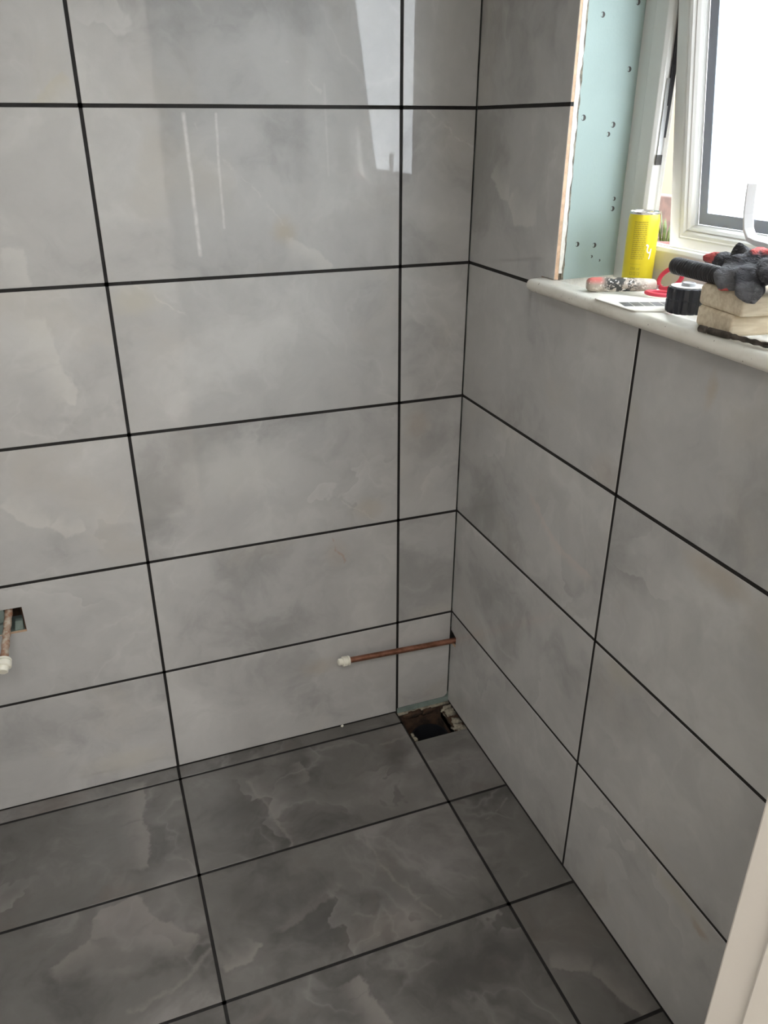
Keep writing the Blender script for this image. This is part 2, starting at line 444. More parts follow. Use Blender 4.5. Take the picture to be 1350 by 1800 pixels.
# ------------------------------------------------------------------ the room
CEIL = 2.40; XL = -2.02; YF = -1.400; G = 0.0066; H = G / 2
ZJ = [0.0, 0.2985, 0.6025, 0.9077, 1.2147, 1.5216, 1.8266, 2.1316, CEIL]      # horizontal joints of the wall tiles
XJ = [0.0, -0.1562, -0.7626, -1.3676, XL]                                     # upright joints of the end wall
YJ = [0.0, -0.6126, -1.2176, YF]                                              # upright joints of the window wall
FYJ = [0.0, -0.0468, -0.3548, -0.6593, -0.9603, YF]                           # floor joints across
FXJ = [0.0, -0.159, -0.764, -1.369, XL]                                       # floor joints lengthwise
def rx(y, z): return 0.003 * (-y) + 0.0072 * z                                # the window wall leans a little
OY0, OY1, OZ1 = -0.350, -1.340, 2.02                                          # window opening
SILL0, SILL1 = 1.2085, 1.2314                                                 # window board, underside and top
HX0, HX1, HZ0, HZ1 = -1.128, -1.037, 0.484, 0.547                             # hole round the basin pipe

def mp_b(a, b, d): return (a, d, b)
def mp_r(a, b, d): return (rx(a, b) + d, a, b)
def mp_f(a, b, d): return (a, b, -d)

# end wall
wall_back = boxes('wall_back', [(XL - .1, HX0, TH, .12, -.2, CEIL), (HX1, .16, TH, .12, -.2, CEIL),
                                (HX0, HX1, TH, .12, -.2, HZ0), (HX0, HX1, TH, .12, HZ1, CEIL), (HX0, HX1, .085, .12, HZ0, HZ1)], M_BOARD_D)
tag(wall_back, 'end wall of glossy pale grey marble tiles with black grout', 'wall', kind='structure')
for r in range(len(ZJ) - 1):
    z0, z1 = ZJ[r] + (0.0025 if r == 0 else H), ZJ[r + 1] - H
    for c in range(len(XJ) - 1):
        x1, x0 = XJ[c] - H, XJ[c + 1] + H
        if c == 0:
            xa, xb = rx(0, z0) - .0022, rx(0, z1) - .0022
            if r == 0:
                zb = 0.0125; R_ = 0.016
                pts = [(x0, zb), (xa - R_, zb)] + [(xa - R_ + R_ * math.sin(k * PI / 12), zb + R_ - R_ * math.cos(k * PI / 12)) for k in range(1, 7)] + [(xb, z1), (x0, z1)]
            else: pts = [(x0, z0), (xa, z0), (xb, z1), (x0, z1)]
            tile(wall_back, mp_b, pts, M_TILE_B)
        elif c == 2 and r == 1:
            tile(wall_back, mp_b, rect(x0, x1, z0, z1), M_TILE_B, hole=rect(HX0, HX1, HZ0, HZ1))
        else:
            tile(wall_back, mp_b, rect(x0, x1, z0, z1), M_TILE_B)
GD = 0.0007
gb = [(XL, rx(0, 1) + .004, GD, TH + .001, z - H - .0008, z + H + .0008) for z in ZJ[1:-1]]
gb += [(x - H - .0008, x + H + .0008, GD, TH + .001, 0.006, CEIL) for x in XJ[1:-1]]
gb += [(XL, XJ[1], GD, TH + .001, -.004, .006), (.0, .022, .001, TH + .002, .196, .243)]  # last slab: black behind the pipe notch, stands in for the cavity's shade
boxes('grout', gb, M_GROUT, wall_back)
# corner seal, thin and a little uneven
cp = []
for k in range(60):
    z = 0.03 + (CEIL - 0.03) * k / 59
    cp.append((rx(0, z) - 0.0015, 0.0005 + 0.0006 * math.sin(k * 1.7), z))
tube('corner_seal', cp, [0.0012 + 0.0005 * math.sin(k * 2.3) for k in range(60)], M_GROUT, wall_back, n=8, upv=(1, 0, 0))

# window wall
wall_right = boxes('wall_right', [(.024, .222, OY0 + .015, .12, -.2, CEIL), (.024, .222, -1.5, OY1, -.2, CEIL),
                                  (.024, .222, OY1, OY0, -.2, SILL0 - .002), (.024, .222, OY1, OY0, OZ1, CEIL)], M_PLASTER)
tag(wall_right, 'window wall of pale grey marble tiles below the white sill', 'wall', kind='structure')
SY0, SY1 = -0.3085, -1.375                                                    # sill ends
for r in range(len(ZJ) - 1):
    z0, z1 = ZJ[r] + (0.0015 if r == 0 else H), ZJ[r + 1] - H
    for c in range(len(YJ) - 1):
        y1 = YJ[c] - (H if c else 0.0012); y0 = YJ[c + 1] + H
        if r == 0 and c == 0:                 # notch where the copper pipe comes through
            pts = [(y0, z0), (y1, z0), (y1, .199), (-.008, .198), (-.031, .199), (-.033, .232), (-.02, .236), (y1, .240), (y1, z1), (y0, z1)]
            tile(wall_right, mp_r, pts, M_TILE_R)
        elif r == 3:                          # row under the sill
            zt = SILL0 - .001
            if c == 0: tile(wall_right, mp_r, [(y0, z0), (y1, z0), (y1, z1), (SY0 + .002, z1), (SY0 + .002, zt), (y0, zt)], M_TILE_R)
            elif c == 1: tile(wall_right, mp_r, rect(y0, y1, z0, zt), M_TILE_R)
            else: tile(wall_right, mp_r, [(y0, z0), (y1, z0), (y1, zt), (SY1 - .002, zt), (SY1 - .002, z1), (y0, z1)], M_TILE_R)
        elif 4 <= r <= 6:
            ze = min(z1, OZ1) if r == 6 else z1
            za = max(z0, SILL1 + .002) if False else z0
            if c == 0: tile(wall_right, mp_r, [(OY0, z0 if r > 4 else SILL1 + .001), (SY0 + .002, z0 if r > 4 else SILL1 + .001)] + ([(SY0 + .002, z0)] if r == 4 else []) + [(y1, z0), (y1, z1), (OY0, z1)], M_TILE_R)
            elif c == 2: tile(wall_right, mp_r, rect(y0, SY1 - .002 if r == 4 else OY1, z0, z1), M_TILE_R)
        else: tile(wall_right, mp_r, rect(y0, y1, z0, z1), M_TILE_R)
def rbox(y0, y1, z0, z1, d0, d1):
    V = [mp_r(y, z, d) for d in (d0, d1) for y, z in ((y0, z0), (y1, z0), (y1, z1), (y0, z1))]
    return V, [(0, 1, 2, 3), (7, 6, 5, 4), (0, 4, 5, 1), (1, 5, 6, 2), (2, 6, 7, 3), (3, 7, 4, 0)]
V, F = [], []
def addb(b):
    v, f = b; k = len(V); V.extend(v); F.extend([tuple(i + k for i in q) for q in f])
for i, z in enumerate(ZJ[1:-1]):
    z0, z1 = z - H - .0008, z + H + .0008
    if i == 3: addb(rbox(SY0 + .001, -.0012, z0, z1, GD, TH + .001)); addb(rbox(YF, SY1 - .001, z0, z1, GD, TH + .001))
    elif 4 <= i <= 5: addb(rbox(OY0 + .001, -.0012, z0, z1, GD, TH + .001)); addb(rbox(YF, OY1 - .001, z0, z1, GD, TH + .001))
    else: addb(rbox(YF, -.0012, z0, z1, GD, TH + .001))
for y in YJ[1:-1]:
    addb(rbox(y - H - .0008, y + H + .0008, 0.001, SILL0 - .001, GD, TH + .001))
addb(rbox(-.034, -.0012, .197, .242, TH - .001, TH + .004))  # black backing in the pipe notch, cavity shade put into the colour
addb(rbox(YF, -.0012, -.006, .0015, GD, TH + .001))
new_obj('grout', V, F, M_GROUT, wall_right)
# adhesive and the gypsum edge between tile and wall, beside the opening
boxes('adhesive_bed', [(TH + .001 + rx(OY0, 1.5), .0245, OY0 + .003, .005, 0.0, CEIL)], M_MORTAR, wall_right)

# reveal boards round the window
FX = 0.150                                                                    # room face of the window frame
RV0, RV1 = OY0, -0.336
reveal = new_obj('trim_1', [(.0265, RV0 + .0008, SILL1), (FX + .001, RV1, SILL1), (FX + .001, RV1, OZ1), (.0265, RV0 + .0008, OZ1),
                            (.0265, RV0 + .014, SILL1), (FX + .001, RV1 + .013, SILL1), (FX + .001, RV1 + .013, OZ1), (.0265, RV0 + .014, OZ1)],
                 [(0, 1, 2, 3), (4, 7, 6, 5), (0, 4, 5, 1), (3, 2, 6, 7), (0, 3, 7, 4), (1, 5, 6, 2)], M_BOARD)
tag(reveal, 'pale green plasterboard reveal with screw heads beside the window', 'plasterboard', kind='structure')
# ragged white edge strip of the wall board
V, F = [], []
N = 90
for k in range(N + 1):
    z = SILL1 + .012 + (OZ1 - SILL1 - .012) * k / N
    w = 0.0035 * mnoise.noise(Vector((0, 0, z * 38))) + 0.002 * mnoise.noise(Vector((3, 0, z * 140)))
    V += [(.0185, OY0 - .0005, z), (.0262 + w, OY0 - .0012, z), (.0262 + w, OY0 + .012, z), (.0185, OY0 + .012, z)]
for k in range(N):
    for i in range(4):
        j = (i + 1) % 4; F.append((k * 4 + i, k * 4 + j, k * 4 + 4 + j, k * 4 + 4 + i))
F += [(0, 1, 2, 3), tuple(4 * N + i for i in (3, 2, 1, 0))]
new_obj('gypsum_edge', V, F, M_PLASTER, reveal)
V, F = [], []
for k in range(N + 1):
    z = SILL1 + (OZ1 - SILL1) * k / N
    w = 0.002 * mnoise.noise(Vector((9, 0, z * 60)))
    V += [(.0245, OY0 + .0004, z), (.0300 + w, OY0 + .0004, z), (.0300 + w, OY0 + .01, z), (.0245, OY0 + .01, z)]
for k in range(N):
    for i in range(4):
        j = (i + 1) % 4; F.append((k * 4 + i, k * 4 + j, k * 4 + 4 + j, k * 4 + 4 + i))
new_obj('torn_paper_edge', V, F, M_MORTAR, reveal)
def ry(x): return RV0 + .0008 + (RV1 - RV0 - .0008) * (x - .0265) / (FX - .0255)
scr = None
for x, z, s in [(.061, 1.653, 1), (.1325, 1.674, 1), (.13, 1.576, 1), (.0415, 1.501, 1.1), (.108, 1.490, 1.1), (.0997, 1.475, .9),
                (.1297, 1.368, .8), (.1285, 1.351, 1), (.0554, 1.2926, 1), (.0952, 1.2887, 1), (.0916, 1.2686, .6), (.1115, 1.2604, .5)]:
    if scr is None:
        scr = lathe('screw', [(.0044, -.0016), (.0044, .0003), (.0038, .0004), (.0036, .0001), (.0015, .0000)], M_SCREW, reveal, (0, 0, 0), (0, -1, 0), 16)
        o = scr
    else:
        o = scr.copy(); COL.objects.link(o); o.parent = reveal
    o.location = (x, ry(x), z); o.scale = (s, s, s)
rv2 = boxes('trim_2', [(.0265, FX, OY1 - .013, OY1 - .0005, SILL1, OZ1)], M_BOARD)
tag(rv2, 'green plasterboard reveal on the far side of the window', 'plasterboard', kind='structure')
rv3 = boxes('trim_3', [(.0265, FX, OY1, OY0, OZ1, OZ1 + .012)], M_BOARD)
tag(rv3, 'green plasterboard lining over the window head', 'plasterboard', kind='structure')

# floor
PX0, PX1, PY0, PY1 = -0.157, -0.030, -0.150, -0.010                          # pit round the soil pipe
floor = boxes('floor', [(XL - .1, PX0, YF - .1, .12, -.2, -TH), (PX1, .3, YF - .1, .12, -.2, -TH),
                        (PX0, PX1, YF - .1, PY0, -.2, -TH), (PX0, PX1, PY1, .12, -.2, -TH), (PX0, PX1, PY0, PY1, -.3, -.2)], M_DIRT)
tag(floor, 'floor of dark grey marble tiles with black grout', 'floor', kind='structure')
HOLE_Y = -0.1318
for r in range(len(FYJ) - 1):
    y1, y0 = FYJ[r] - (0.0015 if r == 0 else H), FYJ[r + 1] + H
    for c in range(len(FXJ) - 1):
        x1, x0 = FXJ[c] - H, FXJ[c + 1] + H
        if c == 0:
            if r == 0: continue
            ya = HOLE_Y if r == 1 else y1
            tile(floor, mp_f, [(x0, y0), (rx(y0, 0) - .003, y0), (rx(ya, 0) - .003, ya), (x0, ya)], M_TILE_F, c=.0002)
        else: tile(floor, mp_f, rect(x0, x1, y0, y1), M_TILE_F, c=.0002)
gf = [(XL, FXJ[1] if r == 1 else .003, y - H - .0008, y + H + .0008, -TH - .001, -GD) for r, y in enumerate(FYJ[1:-1], 1)]
gf += [(x - H - .0008, x + H + .0008, YF, HOLE_Y if i == 0 else -.001, -TH - .001, -GD) for i, x in enumerate(FXJ[1:-1])]
gf += [(-.004, .012, YF, HOLE_Y, -TH - .001, -.0006), (XL, FXJ[1], -.002, .003, -TH, -.0008)]
gf += [(FXJ[1] - H - .0008, FXJ[1] + .0005, HOLE_Y, -.001, -TH - .001, -GD)]
boxes('grout', gf, M_GROUT, floor)
# screed ledges and rubble round the pit
boxes('screed_ledge', [(-.1565, .004, -.009, .008, -.03, -.0035), (-.030, .006, HOLE_Y + .002, -.019, -.04, -.014)], M_MORTAR, floor, bevel=.003)
boxes('board_foot', [(-.156, .004, -.003, .0085, -.008, .0118)], M_BOARD_D, floor)
for k, (x, y, z, a, b, c) in enumerate([(-.014, -.026, -.012, .018, .013, .010), (-.012, -.048, -.011, .017, .017, .011), (-.016, -.071, -.014, .014, .013, .008),
                                        (-.012, -.089, -.012, .018, .017, .009), (-.016, -.110, -.012, .016, .016, .009), (-.006, -.122, -.010, .012, .012, .008),
                                        (-.112, -.013, -.012, .030, .007, .010), (-.070, -.013, -.014, .022, .006, .009), (-.150, -.105, -.005, .004, .012, .006), (-.149, -.122, -.003, .005, .008, .005)]):
    blobmesh('mortar_lump', (x, y, z), (a, b, c), M_MORTAR if k not in (2, 6, 7) else M_DIRT, floor, 3, 0.7, 46, k + 1)
blobmesh('dirt_bed', (-.09, -.08, -.175), (.10, .10, .085), M_DIRT, floor, 3, 0.25, 30, 5)
soil = empty('soil_pipe', (-.083, -.072, -.19))
tag(soil, 'open black soil pipe end down in the floor hole', 'pipe')
lathe('pipe_wall', [(.053, 0), (.053, .118), (.056, .118), (.056, .133), (.0545, .136), (.050, .136), (.049, .12), (.0485, .01), (.001, .008)], M_BLACKP, soil, (-.083, -.072, -.19), n=40)

# other walls, ceiling, landing
wl = boxes('wall_left', [(XL - .1, XL, YF - .1, .12, 0, CEIL)], M_PAINT); tag(wl, 'plain pale wall opposite the window', 'wall', kind='structure')
DX0, DX1, DZ = -1.230, -0.468, 2.03
wf = boxes('wall_front', [(XL, DX0 - .03, YF - .1, YF, 0, CEIL), (DX1 + .03, .30, YF - .1, YF, 0, CEIL), (DX0 - .03, DX1 + .03, YF - .1, YF, DZ + .03, CEIL)], M_PAINT)
tag(wf, 'plain pale wall holding the doorway', 'wall', kind='structure')
ce = boxes('ceiling', [(XL - .1, .30, -3.7, .12, CEIL, CEIL + .1)], M_CEIL); tag(ce, 'plain white ceiling', 'ceiling', kind='structure')
ld = boxes('floor_landing', [(XL - .1, .60, -3.7, YF - .1, -.1, -.001)], mat('landing_carpet', (0.42, 0.38, 0.33), 0.95, var=.1, vscale=60))
tag(ld, 'beige landing floor outside the doorway', 'floor', kind='structure')
lw = boxes('wall_landing', [(XL - .1, .60, -3.8, -3.7, 0, CEIL), (XL - .2, XL - .1, -3.7, YF - .1, 0, CEIL), (.30, .40, -3.7, YF - .1, 0, CEIL)], M_PAINT)
tag(lw, 'plain pale landing walls outside the doorway', 'wall', kind='structure')
# door lining
dl = empty('door_1', (DX1, YF, 0)); tag(dl, 'white door lining and architrave at the right edge', 'door frame', kind='structure')
boxes('lining', [(DX1, DX1 + .03, YF - .1, YF, 0, DZ + .03)], M_GLOSSW, dl, (DX1, YF, 0), bevel=.002)
boxes('lining', [(DX0 - .03, DX0, YF - .1, YF, 0, DZ + .03)], M_GLOSSW, dl, (DX0, YF, 0), bevel=.002)
boxes('stop_bead', [(DX1 - .005, DX1, YF - .07, YF - .030, 0, DZ)], M_GLOSSW, dl, (DX1, YF - .03, 0), bevel=.002)
boxes('lining_head', [(DX0, DX1, YF - .1, YF, DZ, DZ + .03)], M_GLOSSW, dl, (DX0, YF, DZ), bevel=.002)
boxes('architrave', [(DX1 + .006, DX1 + .07, YF - .118, YF - .1, 0, DZ + .07)], M_GLOSSW, dl, (DX1, YF - .1, 0), bevel=.005)
boxes('architrave', [(DX0 - .07, DX0 - .006, YF - .118, YF - .1, 0, DZ + .07)], M_GLOSSW, dl, (DX0, YF - .1, 0), bevel=.005)

# ------------------------------------------------------------------ window
win = empty('window_1', (FX, -.84, SILL1)); tag(win, 'white plastic window with frosted sash tilted open', 'window', kind='structure')
def ring(name, y0, y1, z0, z1, prof, material, parent, mtx=None, smooth=False):
    """sweep a profile of (inset, x) round a rectangle in the y-z plane; y0 > y1"""
    V, F = [], []; n = len(prof)
    for ins, x in prof:
        for y, z in ((y0 - ins, z0 + ins), (y1 + ins, z0 + ins), (y1 + ins, z1 - ins), (y0 - ins, z1 - ins)):
            v = Vector((x, y, z)); V.append(tuple(mtx @ v if mtx else v))
    for k in range(n):
        kk = (k + 1) % n
        for i in range(4):
            j = (i + 1) % 4; F.append((k * 4 + i, k * 4 + j, kk * 4 + j, kk * 4 + i))
    o = new_obj(name, V, F, material, parent, V[0], smooth)
    return o
fr = ring('frame', -.335, -1.339, SILL1 - .004, OZ1 - .001,
          [(.0, FX), (.030, FX), (.033, FX - .003), (.064, FX - .001), (.070, FX + .004), (.071, FX + .012), (.068, FX + .014), (.068, FX + .020), (.071, FX + .022), (.071, FX + .030),
           (.012, FX + .034), (.012, FX + .066), (.0, FX + .070)], M_UPVC, win)
add_bevel(fr, .0012, 2, .5)
V = [(FX + x, y, z) for z, w in ((1.47, .0005), (1.56, .004), (OZ1 - .08, .006)) for x, y in ((.014, -.4058), (.014, -.4062 - w), (.022, -.4062 - w), (.022, -.4058))]
new_obj('frame_seal', V, [(a * 4 + i, a * 4 + (i + 1) % 4, a * 4 + 4 + (i + 1) % 4, a * 4 + 4 + i) for a in (0, 1) for i in range(4)] + [(3, 2, 1, 0), (8, 9, 10, 11)], M_SEAL, win, V[0])
# the sash hangs from the head and is pushed out at the foot
SA = math.atan(0.139)
MS = Matrix.Translation((0.208, -.412, 1.281)) @ Matrix.Rotation(-SA, 4, 'Y')
SWd, SHt = 0.850, 0.70
def sring(name, ins0, prof, material, parent): return ring(name, -ins0, -SWd + ins0, ins0, SHt - ins0, prof, material, parent, MS)
sash = sring('sash', 0, [(.0, .004), (.003, .0), (.027, .0), (.029, .0015), (.031, .0), (.036, .002), (.041, .008), (.041, .045), (.02, .058), (.0, .050)], M_UPVC, win)
add_bevel(sash, .001, 2, .5)
sring('glazing_bead', .0412, [(.0, .006), (.004, .010), (.007, .016), (.007, .024), (.0, .024)], M_UPVC, sash)
sring('spacer', .0485, [(.0, .0245), (.020, .0245), (.020, .027), (.0, .027)], M_SPACER, sash)
V = [tuple(MS @ Vector((x, y, z))) for x in (.0275, .0315) for y, z in ((-.045, .045), (-SWd + .045, .045), (-SWd + .045, SHt - .045), (-.045, SHt - .045))]
new_obj('glass_pane', V, [(0, 1, 2, 3), (7, 6, 5, 4), (0, 4, 5, 1), (1, 5, 6, 2), (2, 6, 7, 3), (3, 7, 4, 0)], M_GLASS, sash, V[0])
sring('weather_seal', .006, [(.0, .050), (.006, .056), (.006, .060), (.0, .056)], M_SEAL, sash)
# window board with rounded nose
prof = []
NX = -.0265; rr = (SILL1 - SILL0) / 2
prof = [(FX + .004, SILL1), (NX + rr, SILL1)] + [(NX + rr - rr * math.sin(a * PI / 10), SILL1 - rr + rr * math.cos(a * PI / 10)) for a in range(1, 10)] + [(NX + rr, SILL0), (FX + .004, SILL0)]
V, F = [], []
n = len(prof); ys = [SY0, SY0 - .004, SY0 - .012, SY1 + .012, SY1 + .004, SY1]; ks = [.62, .88, 1, 1, .88, .62]
for y, k in zip(ys, ks):
    for x, z in prof:
        zc = (SILL0 + SILL1) / 2
        V.append((NX + rr + (x - NX - rr) * (k if x < NX + rr else 1), y, zc + (z - zc) * (k if x < NX + rr + .001 else 1)))
for s_ in range(len(ys) - 1):
    for i in range(n):
        j = (i + 1) % n; F.append((s_ * n + i, s_ * n + j, (s_ + 1) * n + j, (s_ + 1) * n + i))
F += [tuple(range(n)), tuple(reversed(range((len(ys) - 1) * n, len(ys) * n)))]
# only the nose overhangs past the opening: trim the horns by the tiles' notch depth
V = [(x if not (y > OY0 + .001 or y < OY1 - .001) or x < .02 else .0195, y, z) for x, y, z in V]
sl = new_obj('window_sill', V, F, M_SILLM, win, (0, -.7, SILL0))
for p in sl.data.polygons: p.use_smooth = True
sl.modifiers.new('edges', 'EDGE_SPLIT').split_angle = 0.6
boxes('sill_shadow_strip', [(rx(-.6, 1.2) - .004, .02, SY1 + .003, SY0 - .004, SILL0 - .0025, SILL0 + .002)], M_GROUT, win, (0, -.7, SILL0))  # dark strip under the sill, painted in for its shadow
# steel stay in the gap
st = boxes('friction_stay', [(FX + .008, FX + .016, -.4086, -.4072, 1.430, 1.56)], M_STEEL, win, (FX, -.408, 1.43))
boxes('stay_shoe', [(FX + .006, FX + .018, -.4096, -.4075, 1.427, 1.443)], M_SCREW, st, (FX, -.408, 1.43))

# ------------------------------------------------------------------ outside
gr = boxes('ground', [(.6, 40, -30, 40, -.5, -.3)], mat('garden_ground', (0.35, 0.34, 0.30), 0.95, var=.3, vscale=1.5))
tag(gr, 'pale garden ground outside the window', 'ground', kind='structure')
gw = boxes('garden_wall', [(4.0, 4.2, -2, 9, -.3, .94)], None or mat('brown_brick', (0.06, 0.03, 0.021), 0.9, var=.4, vscale=9), bevel=.01)
tag(gw, 'low brown brick garden wall seen through the window gap', 'wall')
hs = empty('house', (9, 10, -.3)); tag(hs, 'cream rendered house beyond the garden wall', 'house')
boxes('house_wall', [(9, 12, 4, 18, -.3, 2.6)], mat('cream_render', (0.16, 0.12, 0.075), 0.9), hs, (9, 10, -.3))
V = [(8.8, 3.8, 2.6), (12.2, 3.8, 2.6), (12.2, 18.2, 2.6), (8.8, 18.2, 2.6), (10.5, 5, 3.9), (10.5, 17, 3.9)]
new_obj('roof', V, [(0, 3, 2, 1), (0, 1, 4), (1, 2, 5, 4), (2, 3, 5), (3, 0, 4, 5)], mat('roof_tile', (0.3, 0.16, 0.12), .9, var=.3), hs, (9, 10, 2.6))
pl = boxes('planter_wall', [(1.9, 2.7, 1.5, 2.6, -.3, .78)], mat('planter_brick', (0.45, 0.33, 0.28), .9, var=.3), bevel=.01)
tag(pl, 'brick plinth under the potted plant outside', 'plinth')
pot = empty('potted_plant', (2.2, 2.06, .78)); tag(pot, 'green spiky plant in a pink pot beyond the open window', 'plant')
lathe('pot', [(.06, 0), (.08, .12), (.088, .12), (.088, .15), (.078, .15), (.074, .13), (.001, .13)], mat('pink_pot', (0.10, 0.045, 0.04), .7), pot, (2.2, 2.06, .78))
random.seed(4)
lm = mat('leaf_green', (0.025, 0.042, 0.004), .5, color2=(0.075, 0.085, 0.009), vscale=20)
for k in range(26):
    a = random.uniform(0, 2 * PI); l = random.uniform(.1, .2); lean = random.uniform(.1, .7); w = .007
    b = Vector((2.2 + .05 * math.cos(a) * random.random(), 2.06 + .05 * math.sin(a) * random.random(), .905))
    d = Vector((math.cos(a), math.sin(a), 0)); s = Vector((-math.sin(a), math.cos(a), 0)) * w
    p1 = b + d * (l * lean * .4) + Vector((0, 0, l * .6)); p2 = b + d * (l * lean) + Vector((0, 0, l * .95))
    up = Vector((0, 0, .002)) + d * .001
    new_obj('leaf', [b - s, b + s, p1 + s, p1 - s, p2, b - s + up, b + s + up, p1 + s + up, p1 - s + up], [(0, 1, 2, 3), (3, 2, 4), (5, 8, 7, 6), (8, 4, 7), (0, 3, 8, 5), (1, 6, 7, 2), (3, 4, 8), (2, 7, 4)], lm, pot, b)

# ------------------------------------------------------------------ pipes
def cap(parent, base, axis, s=1.0):
    c = lathe('end_cap', [(.0085 * s, -.002), (.0125 * s, -.001), (.0135 * s, .001), (.0135 * s, .004), (.0108 * s, .0045), (.0108 * s, .0065), (.0138 * s, .007), (.0140 * s, .017), (.0125 * s, .0185), (.0096 * s, .019), (.0094 * s, .028), (.0080 * s, .0295)], M_CAPW, parent, base, axis, 28)
    return c
A = Vector((.016, -.0192, .2150)); B = Vector((-.305, -.0345, .2392))
cpip = empty('copper_pipe', (0.006, -.02, .216)); tag(cpip, 'copper pipe with white end cap sticking out of the corner', 'pipe')
tube('pipe_length', [tuple(A.lerp(B, k / 12)) for k in range(13)], .0077, M_COPPER, cpip, 20)
cap(cpip, tuple(B), tuple((B - A).normalized()), .95)
A2 = Vector((-1.0595, .06, .556)); B2 = Vector((-1.0790, -.1, .486))
bp = empty('basin_pipe', (-1.0605, 0, .52)); tag(bp, 'corroded pipe with white cap coming out of the hole in the wall', 'pipe')
def lerp(a, b, k): return tuple(a.lerp(b, k))
tube('pipe_length', [lerp(A2, B2, k / 20) for k in range(21)], [.0080 + .0009 * math.sin(k * 2.1) for k in range(21)], M_CORR, bp, 16)
cap(bp, tuple(B2), tuple((B2 - A2).normalized()), 1.12)
# torn plasterboard flaps inside the hole
for vs in ([(HX0, .006, .50), (HX0 + .055, .008, .515), (HX0 + .052, .010, .548), (HX0, .010, .548)], [(HX0, .004, .484), (HX0 + .04, .004, .484), (HX0 + .05, .007, .508), (HX0, .007, .502)],
           [(-1.062, .012, .484), (-1.045, .012, .484), (-1.043, .016, .503), (-1.058, .016, .505)]):
    V = [tuple(v) for v in vs] + [(x, y + .01, z) for x, y, z in vs]
    new_obj('board_flap', V, [(0, 1, 2, 3), (7, 6, 5, 4), (0, 4, 5, 1), (1, 5, 6, 2), (2, 6, 7, 3), (3, 7, 4, 0)], M_BOARD_D, wall_back, vs[0])
boxes('hole_lining', [(HX1 - .004, HX1 + .001, TH, .085, HZ0, HZ1), (HX0, HX1, .075, .085, HZ0, HZ1)], M_DIRT, wall_back, (HX1, TH, HZ0))
# crumb of grout on the floor edge
cr = blobmesh('plaster_crumb', (-.320, -.006, .0035), (.004, .003, .0035), M_CAPW, None, 2, .6, 40, 3); tag(cr, 'tiny white plaster crumb against the foot of the end wall', 'crumb')

# ------------------------------------------------------------------ things on the sill
Z = SILL1
# drink can
cx, cy = .1165, -.4505; CR, CH = .0262, .1255
can = empty('drink_can', (cx, cy, Z)); tag(can, 'yellow slim drink can standing against the window frame', 'can')
M_CANY = bpy.data.materials.new('yellow_can_print'); t = NT(M_CANY)
t.base((0.80, 0.66, 0.03)); t.rough(.35); t.bsdf.inputs['Metallic'].default_value = .25
M_ALU = mat('can_aluminium', (.82, .82, .8), .25, 1.0)
M_INK = mat('can_small_print', (.42, .34, .04), .5)
M_WINK = mat('can_white_print', (.9, .9, .86), .5)
lathe('body', [(.020, 0), (.0225, .002), (.0255, .007), (CR, .011), (CR, CH - .013), (.0253, CH - .008), (.0243, CH - .0045)], M_CANY, can, (cx, cy, Z), n=48)
lid = lathe('lid', [(.0240, CH - .0046), (.0250, CH - .003), (.0252, CH - .001), (.0245, CH), (.0236, CH - .001), (.0228, CH - .005), (.001, CH - .0052)], M_ALU, can, (cx, cy, Z), n=48)
tb = boxes('pull_tab', [(cx - .004, cx + .013, cy - .006, cy + .006, Z + CH - .0035, Z + CH - .0022)], M_ALU, lid, (cx, cy, Z + CH), bevel=.001)
tb.rotation_euler = (0, -.25, -.6)
PH0 = math.atan2(-1.6604 - cy, -.8152 - cx)
def wrap(name, u, v, s_=None, mt=M_INK, parent=None, faces=None, r=None):
    """wrap flat points (u to the right as seen from the room, v up, metres) on the can"""
    r = r or CR + .00025
    V = []
    for k in (0, 1):
        for a, b in zip(u, v):
            ph = PH0 + a / CR
            V.append((cx + (r - k * .0004) * math.cos(ph), cy + (r - k * .0004) * math.sin(ph), Z + b))
    n = len(u); F = list(faces) + [tuple(i + n for i in reversed(f)) for f in faces]
    return V, F
def strip_on_can(name, rects, mt):
    V, F = [], []
    for (u0, u1, v0, v1) in rects:
        m = max(1, int((u1 - u0) / .002)); us = [u0 + (u1 - u0) * i / m for i in range(m + 1)]
        u = us + us; v = [v0] * (m + 1) + [v1] * (m + 1)
        fc = [(i, i + 1, m + 2 + i, m + 1 + i) for i in range(m)]
        vv, ff = wrap(name, u, v, faces=fc); k = len(V); V += vv; F += [tuple(i + k for i in f) for f in ff]
    return new_obj(name, V, F, mt, can, (cx, cy, Z))
random.seed(2)
rows = []
for k in range(19):
    u = -.0155
    while u < .006:
        l = random.uniform(.002, .006); rows.append((u, min(u + l, .0075), .109 - k * .0033, .109 - k * .0033 + .0011)); u += l + .0008
rows += [(-.0155, .004, .0405, .0408)]
for (u, v) in ((-.0135, .0225), (-.0075, .0225), (-.001, .0225)):
    rows += [(u, u + .004, v, v + .0006), (u, u + .004, v + .0045, v + .005), (u, u + .0006, v, v + .005), (u + .0034, u + .004, v, v + .005)]
strip_on_can('small_print', rows, M_INK)
strip_on_can('barcode_panel', [(-.0155, .000, .004, .017)], M_WINK)
strip_on_can('barcode', [(-.0145 + i * .0013, -.0145 + i * .0013 + .0006, .005, .0135) for i in range(11)], mat('barcode_ink', (.2, .2, .18), .5))
